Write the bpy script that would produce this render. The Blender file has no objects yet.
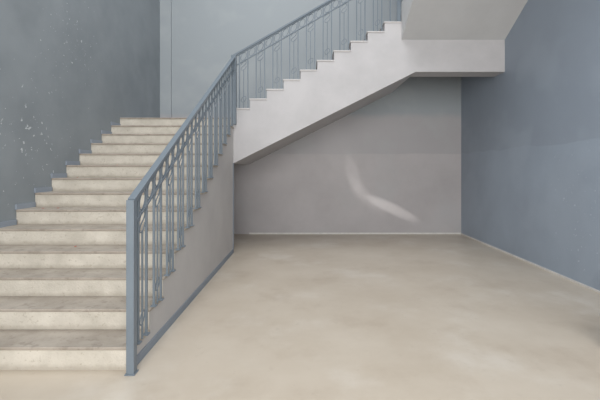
import bpy, bmesh, math, random
from mathutils import Vector, Matrix
random.seed(4)
S=bpy.context.scene
try:
    S.view_settings.view_transform='Standard'
except Exception: pass
H=1.45; D1=2.7; R=.165; N1=14
ZF=6.45; YB=8.262; T=(ZF-D1)/13
XS=-1.247; XL=-3.19; XR=3.41
F=376.

def lin(c):
    return tuple(((v/255)/12.92 if v/255<=.04045 else ((v/255+.055)/1.055)**2.4) for v in c)+(1,)

def mat(name,c1,c2=None,rough=.6,scale=3,bump=.05,spec=.4,stops=(.35,.65),metal=0,fine=60,detail=8):
    m=bpy.data.materials.new(name); m.use_nodes=True
    nt=m.node_tree; n=nt.nodes; l=nt.links
    b=n['Principled BSDF']; b.inputs['Roughness'].default_value=rough
    b.inputs['Specular IOR Level'].default_value=spec; b.inputs['Metallic'].default_value=metal
    g=n.new('ShaderNodeNewGeometry')
    no=n.new('ShaderNodeTexNoise'); no.inputs['Scale'].default_value=scale; no.inputs['Detail'].default_value=detail
    no.inputs['Roughness'].default_value=.62
    l.new(g.outputs['Position'],no.inputs['Vector'])
    r=n.new('ShaderNodeValToRGB'); r.color_ramp.elements[0].position=stops[0]; r.color_ramp.elements[1].position=stops[1]
    r.color_ramp.elements[0].color=lin(c1); r.color_ramp.elements[1].color=lin(c2 or c1)
    l.new(no.outputs['Fac'],r.inputs['Fac']); l.new(r.outputs['Color'],b.inputs['Base Color'])
    n2=n.new('ShaderNodeTexNoise'); n2.inputs['Scale'].default_value=fine; n2.inputs['Detail'].default_value=4
    l.new(g.outputs['Position'],n2.inputs['Vector'])
    bp=n.new('ShaderNodeBump'); bp.inputs['Strength'].default_value=bump; bp.inputs['Distance'].default_value=.02
    l.new(n2.outputs['Fac'],bp.inputs['Height']); l.new(bp.outputs['Normal'],b.inputs['Normal'])
    return m

def overlay(m,color,facbuilder):
    nt=m.node_tree; n=nt.nodes; l=nt.links
    b=n['Principled BSDF']; src=b.inputs['Base Color'].links[0].from_socket
    mx=n.new('ShaderNodeMix'); mx.data_type='RGBA'
    fac=facbuilder(nt)
    l.new(fac,mx.inputs[0]); l.new(src,mx.inputs[6]); mx.inputs[7].default_value=lin(color)
    l.new(mx.outputs[2],b.inputs['Base Color'])

def M(nt,op,a,b=None,c=None,clamp=False):
    n=nt.nodes.new('ShaderNodeMath'); n.operation=op; n.use_clamp=clamp
    for i,v in enumerate((a,b,c)):
        if v is None: continue
        if isinstance(v,(int,float)): n.inputs[i].default_value=v
        else: nt.links.new(v,n.inputs[i])
    return n.outputs[0]
def POS(nt):
    g=nt.nodes.new('ShaderNodeNewGeometry'); s=nt.nodes.new('ShaderNodeSeparateXYZ')
    nt.links.new(g.outputs['Position'],s.inputs[0]); return g.outputs['Position'],s.outputs
def NOISE(nt,scale,detail=3,rough=.5):
    p,_=POS(nt); n=nt.nodes.new('ShaderNodeTexNoise'); n.inputs['Scale'].default_value=scale
    n.inputs['Detail'].default_value=detail; n.inputs['Roughness'].default_value=rough
    nt.links.new(p,n.inputs['Vector']); return n.outputs['Fac']
def SMOOTH(nt,v,a,b):
    n=nt.nodes.new('ShaderNodeMapRange'); n.interpolation_type='SMOOTHSTEP'
    nt.links.new(v,n.inputs[0]); n.inputs[1].default_value=a; n.inputs[2].default_value=b
    return n.outputs[0]

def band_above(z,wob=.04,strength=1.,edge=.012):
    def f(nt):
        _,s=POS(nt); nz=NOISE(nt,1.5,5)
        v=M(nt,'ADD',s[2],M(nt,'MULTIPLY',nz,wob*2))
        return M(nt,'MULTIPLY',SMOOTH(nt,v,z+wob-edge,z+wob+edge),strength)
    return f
def patch(scale,lo,hi,strength,detail=3):
    return lambda nt:M(nt,'MULTIPLY',SMOOTH(nt,NOISE(nt,scale,detail,.6),lo,hi),strength)
def blob(c,rad,nscale,lo,hi,strength=1):
    def f(nt):
        p,_=POS(nt); d=nt.nodes.new('ShaderNodeVectorMath'); d.operation='DISTANCE'
        nt.links.new(p,d.inputs[0]); d.inputs[1].default_value=c
        near=M(nt,'SUBTRACT',1.,M(nt,'DIVIDE',d.outputs['Value'],rad),clamp=True)
        nz=NOISE(nt,nscale,4,.6)
        return M(nt,'MULTIPLY',SMOOTH(nt,M(nt,'ADD',nz,M(nt,'MULTIPLY',near,.1)),lo,hi),M(nt,'MULTIPLY',SMOOTH(nt,near,0.,.2),strength))
    return f
def tread_back_tone(nt):  # darkens each tread towards its back edge, broken up by noise
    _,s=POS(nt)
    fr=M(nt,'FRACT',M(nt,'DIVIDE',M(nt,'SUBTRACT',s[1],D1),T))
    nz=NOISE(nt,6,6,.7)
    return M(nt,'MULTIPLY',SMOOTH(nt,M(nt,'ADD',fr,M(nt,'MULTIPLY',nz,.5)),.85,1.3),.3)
def riser_foot_tone(nt):  # darker towards the bottom of each riser, with a noisy upper limit
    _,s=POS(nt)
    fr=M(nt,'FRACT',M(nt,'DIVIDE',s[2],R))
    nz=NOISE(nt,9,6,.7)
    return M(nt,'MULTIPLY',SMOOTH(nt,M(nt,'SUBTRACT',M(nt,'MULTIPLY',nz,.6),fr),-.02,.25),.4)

m_left=mat('paint_left',(122,128,132),(133,139,143),.75,1.2)
overlay(m_left,(138,144,148),patch(.8,.48,.6,.35))
overlay(m_left,(200,204,206),blob((XL,4.3,1.85),1.1,19,.72,.74,.7))
overlay(m_left,(200,204,206),blob((XL,5.2,3.1),1.,22,.725,.74,.7))
m_back=mat('paint_back',(164,160,161),(173,169,170),.6,1.3)
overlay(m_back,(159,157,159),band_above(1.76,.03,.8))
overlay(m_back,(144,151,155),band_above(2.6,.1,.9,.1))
overlay(m_back,(168,171,172),patch(.9,.5,.65,.25))
m_right=mat('paint_right',(143,154,168),(153,165,179),.45,.9)
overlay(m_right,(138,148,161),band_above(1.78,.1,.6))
overlay(m_right,(158,169,182),patch(.6,.49,.6,.4))
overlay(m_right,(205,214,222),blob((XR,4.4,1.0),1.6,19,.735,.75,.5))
m_ceil=mat('ceiling_paint',(200,200,200),(205,205,205),.8)
m_floor=mat('polished_concrete',(182,170,154),(197,187,173),.34,.9,.02,.45,(.3,.7),fine=30)
overlay(m_floor,(166,151,134),patch(1.6,.5,.72,.45,10))
overlay(m_floor,(210,204,195),patch(1.1,.5,.72,.55,10))
overlay(m_floor,(158,144,128),patch(9,.6,.74,.25,8))
m_str=mat('stringer_paint',(174,172,173),(183,181,182),.6,2)
m_side=mat('side_paint',(176,173,172),(186,183,181),.6,1.5)
m_soff=mat('soffit_paint',(180,180,180),(187,187,187),.7,1.5)
m_riser=mat('riser_plaster',(178,172,161),(198,192,181),.7,5,.2)
overlay(m_riser,(150,141,127),patch(40,.56,.68,.5,5))
overlay(m_riser,(138,128,114),riser_foot_tone)
m_tread=mat('tread_cement',(150,141,130),(174,165,154),.6,4,.2)
overlay(m_tread,(122,113,103),patch(14,.54,.66,.45,6))
overlay(m_tread,(112,103,94),tread_back_tone)
m_rail=mat('railing_enamel',(104,114,123),(110,120,129),.34,3,.0,.5)
m_base=mat('skirting_paint',(126,134,145),(136,144,153),.6,2)
m_plas=mat('bare_plaster',(198,196,193),(214,212,208),.8,8)
m_leaf=mat('red_petal',(160,70,60),(180,90,70),.6)
m_frame=mat('window_frame_paint',(220,220,220),(225,225,225),.4)

def newobj(name,bm,mats,parent=None,bevel=0,smooth=False):
    bmesh.ops.recalc_face_normals(bm,faces=bm.faces)
    me=bpy.data.meshes.new(name); bm.to_mesh(me); bm.free()
    o=bpy.data.objects.new(name,me); S.collection.objects.link(o)
    for m in mats: me.materials.append(m)
    if parent: o.parent=parent
    if bevel:
        md=o.modifiers.new('b','BEVEL'); md.width=bevel; md.segments=2; md.limit_method='ANGLE'
    return o
def empty(name):
    o=bpy.data.objects.new(name,None); S.collection.objects.link(o); return o
def box(bm,x0,x1,y0,y1,z0,z1,mi=0):
    vs=[bm.verts.new(p) for p in ((x0,y0,z0),(x1,y0,z0),(x1,y1,z0),(x0,y1,z0),(x0,y0,z1),(x1,y0,z1),(x1,y1,z1),(x0,y1,z1))]
    for f in ((0,3,2,1),(4,5,6,7),(0,1,5,4),(1,2,6,5),(2,3,7,6),(3,0,4,7)):
        fc=bm.faces.new([vs[i] for i in f]); fc.material_index=mi
def prism(bm,pts,axis,a,b,mi=0,front_mi=None):
    def P(p,v): return (v,p[0],p[1]) if axis=='X' else (p[0],v,p[1])
    A=[bm.verts.new(P(p,a)) for p in pts]; B=[bm.verts.new(P(p,b)) for p in pts]
    f1=bm.faces.new(A); f2=bm.faces.new(B[::-1])
    for f in(f1,f2): f.material_index=mi
    n=len(pts)
    for i in range(n):
        f=bm.faces.new((A[i],B[i],B[(i+1)%n],A[(i+1)%n]))
        f.material_index=mi if front_mi is None else front_mi(pts[i],pts[(i+1)%n])
def bar(bm,p,q,w,h=None,n=4,mi=0,up=Vector((0,0,1))):
    p=Vector(p);q=Vector(q);d=(q-p).normalized(); h=h or w
    if abs(d.dot(up))>.98: up=Vector((0,1,0))
    s=d.cross(up).normalized(); u=s.cross(d).normalized()
    if n==4: off=[(-w/2,-h/2),(w/2,-h/2),(w/2,h/2),(-w/2,h/2)]
    else: off=[(w/2*math.cos(2*math.pi*i/n),w/2*math.sin(2*math.pi*i/n)) for i in range(n)]
    A=[bm.verts.new(p+s*a+u*b) for a,b in off]; B=[bm.verts.new(q+s*a+u*b) for a,b in off]
    bm.faces.new(A[::-1]); bm.faces.new(B)
    for i in range(len(off)): bm.faces.new((A[i],A[(i+1)%len(off)],B[(i+1)%len(off)],B[i]))
def path(bm,pts,w):
    for a,b in zip(pts[:-1],pts[1:]): bar(bm,a,b,w,w,6)

# ---------- room ----------
YF=-3.0; ZC=8.0
bm=bmesh.new(); box(bm,XL-.2,XR+.2,YF-.2,YB+.2,-.2,0); newobj('floor',bm,[m_floor])
bm=bmesh.new(); box(bm,XL-.2,XL,YF,YB+.2,0,ZC); newobj('wall_left',bm,[m_left])
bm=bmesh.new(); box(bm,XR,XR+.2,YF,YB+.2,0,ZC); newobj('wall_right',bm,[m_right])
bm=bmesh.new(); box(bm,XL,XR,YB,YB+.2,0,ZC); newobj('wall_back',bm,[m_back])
bm=bmesh.new(); box(bm,XL-.2,XR+.2,YF-.2,YB+.2,ZC,ZC+.2); newobj('ceiling',bm,[m_ceil])
wx0,wx1,wz0,wz1=-2.6,2.9,.3,5.2
bm=bmesh.new()
box(bm,XL-.2,wx0,YF-.2,YF,0,ZC); box(bm,wx1,XR+.2,YF-.2,YF,0,ZC)
box(bm,wx0,wx1,YF-.2,YF,0,wz0); box(bm,wx0,wx1,YF-.2,YF,wz1,ZC); newobj('wall_front',bm,[m_ceil])
bm=bmesh.new()
for i in range(5):
    x=wx0+(wx1-wx0)*i/4; box(bm,x-.03,x+.03,YF-.13,YF-.07,wz0,wz1)
for z in (wz0+.03,2.2,3.7,wz1-.03): box(bm,wx0,wx1,YF-.12,YF-.08,z-.03,z+.03)
newobj('window_1',bm,[m_frame])
bm=bmesh.new(); box(bm,XS+.0,XR,YB-.012,YB,0,.03); newobj('baseboard_back',bm,[m_plas])
bm=bmesh.new(); box(bm,XR-.012,XR,YF,YB-.012,0,.025); newobj('baseboard_right',bm,[m_plas])
bm=bmesh.new(); box(bm,XL,XL+.24,YB-.05,YB,N1*R+.001,ZC); newobj('trim_1',bm,[m_back])
bm=bmesh.new(); box(bm,2.38,XR-.012,2.78,3.02,0,.27); box(bm,2.365,XR-.012,2.765,3.035,.25,.285)
newobj('low_plinth',bm,[m_side],bevel=.008)

# ---------- staircase ----------
st=empty('staircase')
pts=[(D1,0)]
for n in range(1,N1):
    y=D1+(n-1)*T; pts+=[(y,n*R),(y+T,n*R)]
pts+=[(ZF,0)]
def fm(a,b):
    return 1 if abs(a[0]-b[0])<1e-6 and a[0]<ZF-.01 else (2 if abs(a[1]-b[1])<1e-6 and a[1]>0 else 0)
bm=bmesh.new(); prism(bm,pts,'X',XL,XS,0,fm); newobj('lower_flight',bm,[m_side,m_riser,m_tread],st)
bm=bmesh.new()
for n in range(1,N1):
    y=D1+(n-1)*T; box(bm,XL+.001,XS+.012,y-.012,y+T-.001,n*R-.022,n*R+.004,0)
box(bm,XL+.001,XS+.012,ZF-.012,ZF+.3,N1*R-.022,N1*R+.004,0)
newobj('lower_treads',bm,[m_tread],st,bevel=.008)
bm=bmesh.new(); box(bm,XL,XS,ZF+.001,YB,1.53,N1*R); box(bm,XL,XS-.0,ZF-.001,ZF+.002,N1*R-R,N1*R-.02,1)
newobj('landing',bm,[m_str,m_riser],st)
N2=11
pts=[(XS,N1*R-.001)]
XB=1.88
for k in range(1,N2+1):
    x=XS+(k-1)*T
    pts+=[(x,(N1+k)*R),(x+T if k<N2 else XB,(N1+k)*R)]
zt=(N1+N2)*R; xe=XS+(N2-1)*T
pts+=[(XB,3.10),(XS,1.53)]
bm=bmesh.new(); prism(bm,pts,'Y',ZF,YB,0); newobj('upper_flight',bm,[m_str],st)
bm=bmesh.new()
for k in range(1,N2):
    x=XS+(k-1)*T; box(bm,x-.014,x+T-.001,ZF-.010,YB-.001,(N1+k)*R-.025,(N1+k)*R+.004)
newobj('upper_treads',bm,[m_side],st,bevel=.008)
bm=bmesh.new(); box(bm,XB,XR,ZF,YB,zt-.2,zt); box(bm,XB,XR,ZF,ZF+.35,3.10,zt-.2)
newobj('upper_landing',bm,[m_str],st)
SZ=3.65
pts=[(ZF,SZ),(ZF,zt+R)]
N3=10
for k in range(1,N3+1):
    y=ZF-(k-1)*T
    if k>1: pts.append((y,zt+k*R))
    pts.append((y-T,zt+k*R))
ye=ZF-N3*T
pts+=[(ye,SZ+.56*(ZF-ye))]
bm=bmesh.new(); prism(bm,pts,'X',xe,XR,0); newobj('third_flight',bm,[m_soff],st)
bm=bmesh.new(); box(bm,xe,XR,YF,ye,zt+N3*R-.25,zt+N3*R); newobj('gallery_slab',bm,[m_soff],st)
bm=bmesh.new(); box(bm,XS,XS+.008,D1+.0,ZF,0,.07); box(bm,XS,XS+.009,ZF-.04,ZF,.07,1.53)
newobj('side_skirting',bm,[m_base],st)
bm=bmesh.new()
for n in range(1,N1):
    y=D1+(n-1)*T
    box(bm,XL,XL+.02,y-.02,y+T-.02,n*R+.004,n*R+.06)
newobj('wall_stepped_skirting',bm,[m_base],st)

# ---------- railings ----------
Z=Vector((0,0,1))
def railing(A,B,first_z,off):
    bm=bmesh.new(); A=Vector(A);B=Vector(B); d=B-A
    bar(bm,A,B,.052,.03)
    bar(bm,A-Z*.03,B-Z*.03,.028,.02)
    bar(bm,A-Z*.19,B-Z*.19,.022,.018)
    L=Vector((d.x,d.y,0)).length; u=Vector((d.x,d.y,0)).normalized(); sl=d.z/L
    def top(s): return A+u*s+Z*(sl*s)
    def foot(s): return first_z+max(math.floor((s-off)/T)+1,0)*R
    def loop(c,r,w,a0=0,a1=2*math.pi,n=14,rx=None):
        rx=rx or r
        path(bm,[c+u*(rx*math.cos(a0+(a1-a0)*j/n))+Z*(r*math.sin(a0+(a1-a0)*j/n)+sl*rx*math.cos(a0+(a1-a0)*j/n)) for j in range(n+1)],w)
    s=.10; unit=T/2; i=0
    while s<L-.06:
        zf=foot(s); tp=top(s)
        bar(bm,(tp.x,tp.y,zf),(tp.x,tp.y,tp.z-.02),.018,.018)
        bar(bm,(tp.x,tp.y,zf),(tp.x,tp.y,zf+.012),.045,.045)
        if s+unit<L-.03:
            m=top(s+unit/2)
            loop(m-Z*.112,.062,.011,rx=.05)
            if i%2==0:
                zb=foot(s+unit/2); zc=m.z-.19
                loop(m-Z*.235,.035,.011,math.radians(-90),math.radians(180),10,.045)
                loop(m-Z*.305,.035,.011,math.radians(90),math.radians(360),10,.045)
                bar(bm,(m.x,m.y,zb),(m.x,m.y,zc-.145),.013,.013)
                loop(Vector((m.x,m.y,zb+.16)),.045,.010,rx=.04)
        s+=unit; i+=1
    return bm
XRl=XS+.016
A=(XRl,D1-.045,1.22); B=(XRl,ZF-.05,3.33)
bm=railing(A,B,0,.045)
box(bm,XRl-.027,XRl+.027,D1-.072,D1-.018,0,1.225); box(bm,XRl-.036,XRl+.036,D1-.081,D1-.009,0,.01)
box(bm,XRl-.045,XRl+.04,ZF-.06,ZF+.02,N1*R-.12,3.375)
newobj('stair_railing',bm,[m_rail],bevel=.002)
A=(XS+.0,ZF+.03,3.385); L2=xe-.05-XS
B=(xe-.05,ZF+.03,3.385+L2*(R/T))
bm=railing(A,B,N1*R,-.001)
box(bm,xe-.07,xe-.01,ZF,ZF+.06,zt-R+.004,B[2]+.02)
newobj('stair_railing',bm,[m_rail],bevel=.002)
L3=N3*T-.05
A=(xe+.04,ZF,zt+1.1); B=(xe+.04,ZF-L3,zt+1.1+L3*R/T)
bm=railing(A,B,zt,0)
box(bm,xe+.01,xe+.07,ZF+.002,ZF+.06,zt,zt+1.15)
newobj('stair_railing',bm,[m_rail],bevel=.002)

bm=bmesh.new()
for (n,x) in ((6,-2.95),(6,-2.8),(8,-2.9),(4,-2.3),(9,-2.6)):
    y=D1+(n-1)*T+random.uniform(.05,.2); z=n*R+.006; a=random.uniform(0,6)
    ps=[]
    for j in range(6):
        b=a+j*math.pi/3; r=.014 if j%3 else .022
        ps.append(bm.verts.new((x+r*math.cos(b),y+r*math.sin(b)*.8,z+.004*(j%2))))
    bm.faces.new(ps)
newobj('fallen_petals',bm,[m_leaf])

# ---------- light ----------
w=bpy.data.worlds.new('World'); S.world=w; w.use_nodes=True
bg=w.node_tree.nodes['Background']; bg.inputs[0].default_value=(.88,.94,1,1); bg.inputs[1].default_value=1.1
def area(name,loc,target,sx,sy,power,col,spread=180):
    l=bpy.data.lights.new(name,'AREA'); l.shape='RECTANGLE'; l.size=sx; l.size_y=sy; l.energy=power; l.color=col; l.spread=math.radians(spread)
    o=bpy.data.objects.new(name,l); S.collection.objects.link(o); o.location=loc
    o.rotation_euler=(Vector(target)-Vector(loc)).to_track_quat('-Z','Y').to_euler(); return o
area('window_daylight',(.15,YF+.05,2.7),(.15,5,1.9),5.3,4.7,480,(1,.98,.95),170)
area('stairwell_fill',(-.6,4.2,7.9),(-.6,4.6,0),4.0,5.0,350,(.96,.98,1))  # added soft fill below the closed ceiling, brightens the landing wall
def spot(name,loc,tgt,ang,power,sx,sy,roll,blend=.6):
    l=bpy.data.lights.new(name,'SPOT'); l.energy=power; l.spot_size=math.radians(ang); l.spot_blend=blend; l.shadow_soft_size=.01; l.color=(1,.97,.92)
    o=bpy.data.objects.new(name,l); S.collection.objects.link(o); o.location=loc
    q=(Vector(tgt)-Vector(loc)).to_track_quat('-Z','Y'); o.rotation_euler=(q.to_matrix()@Matrix.Rotation(roll,3,'Z')).to_euler(); o.scale=(sx,sy,1)
def wallpt(px,py):
    k=YB/F; return ((px-306)*k,YB,H-(py-168)*k)
spot('wall_streak_spot',(0,-1,2.2),wallpt(354,178),8.0,450,.28,1,math.radians(16),1)  # added unseen spots inside the room cast the back wall's streak and glow
spot('wall_streak_spot',(0,-1,2.2),wallpt(366,196),8.0,500,.25,1,math.radians(42),1)
spot('wall_streak_spot',(0,-1,2.2),wallpt(391,208),9.0,1500,1,.2,math.radians(-24),1)
spot('wall_streak_spot',(0,-1,2.2),wallpt(338,150),15,120,.35,1,math.radians(25),1)

cam=bpy.data.cameras.new('camera'); co=bpy.data.objects.new('camera',cam); S.collection.objects.link(co)
co.location=(0,0,H); co.rotation_euler=(math.pi/2,0,0)
cam.sensor_width=36; cam.lens=F/600*36; cam.shift_x=-6/600; cam.shift_y=-32/600; cam.clip_start=.05
S.camera=co
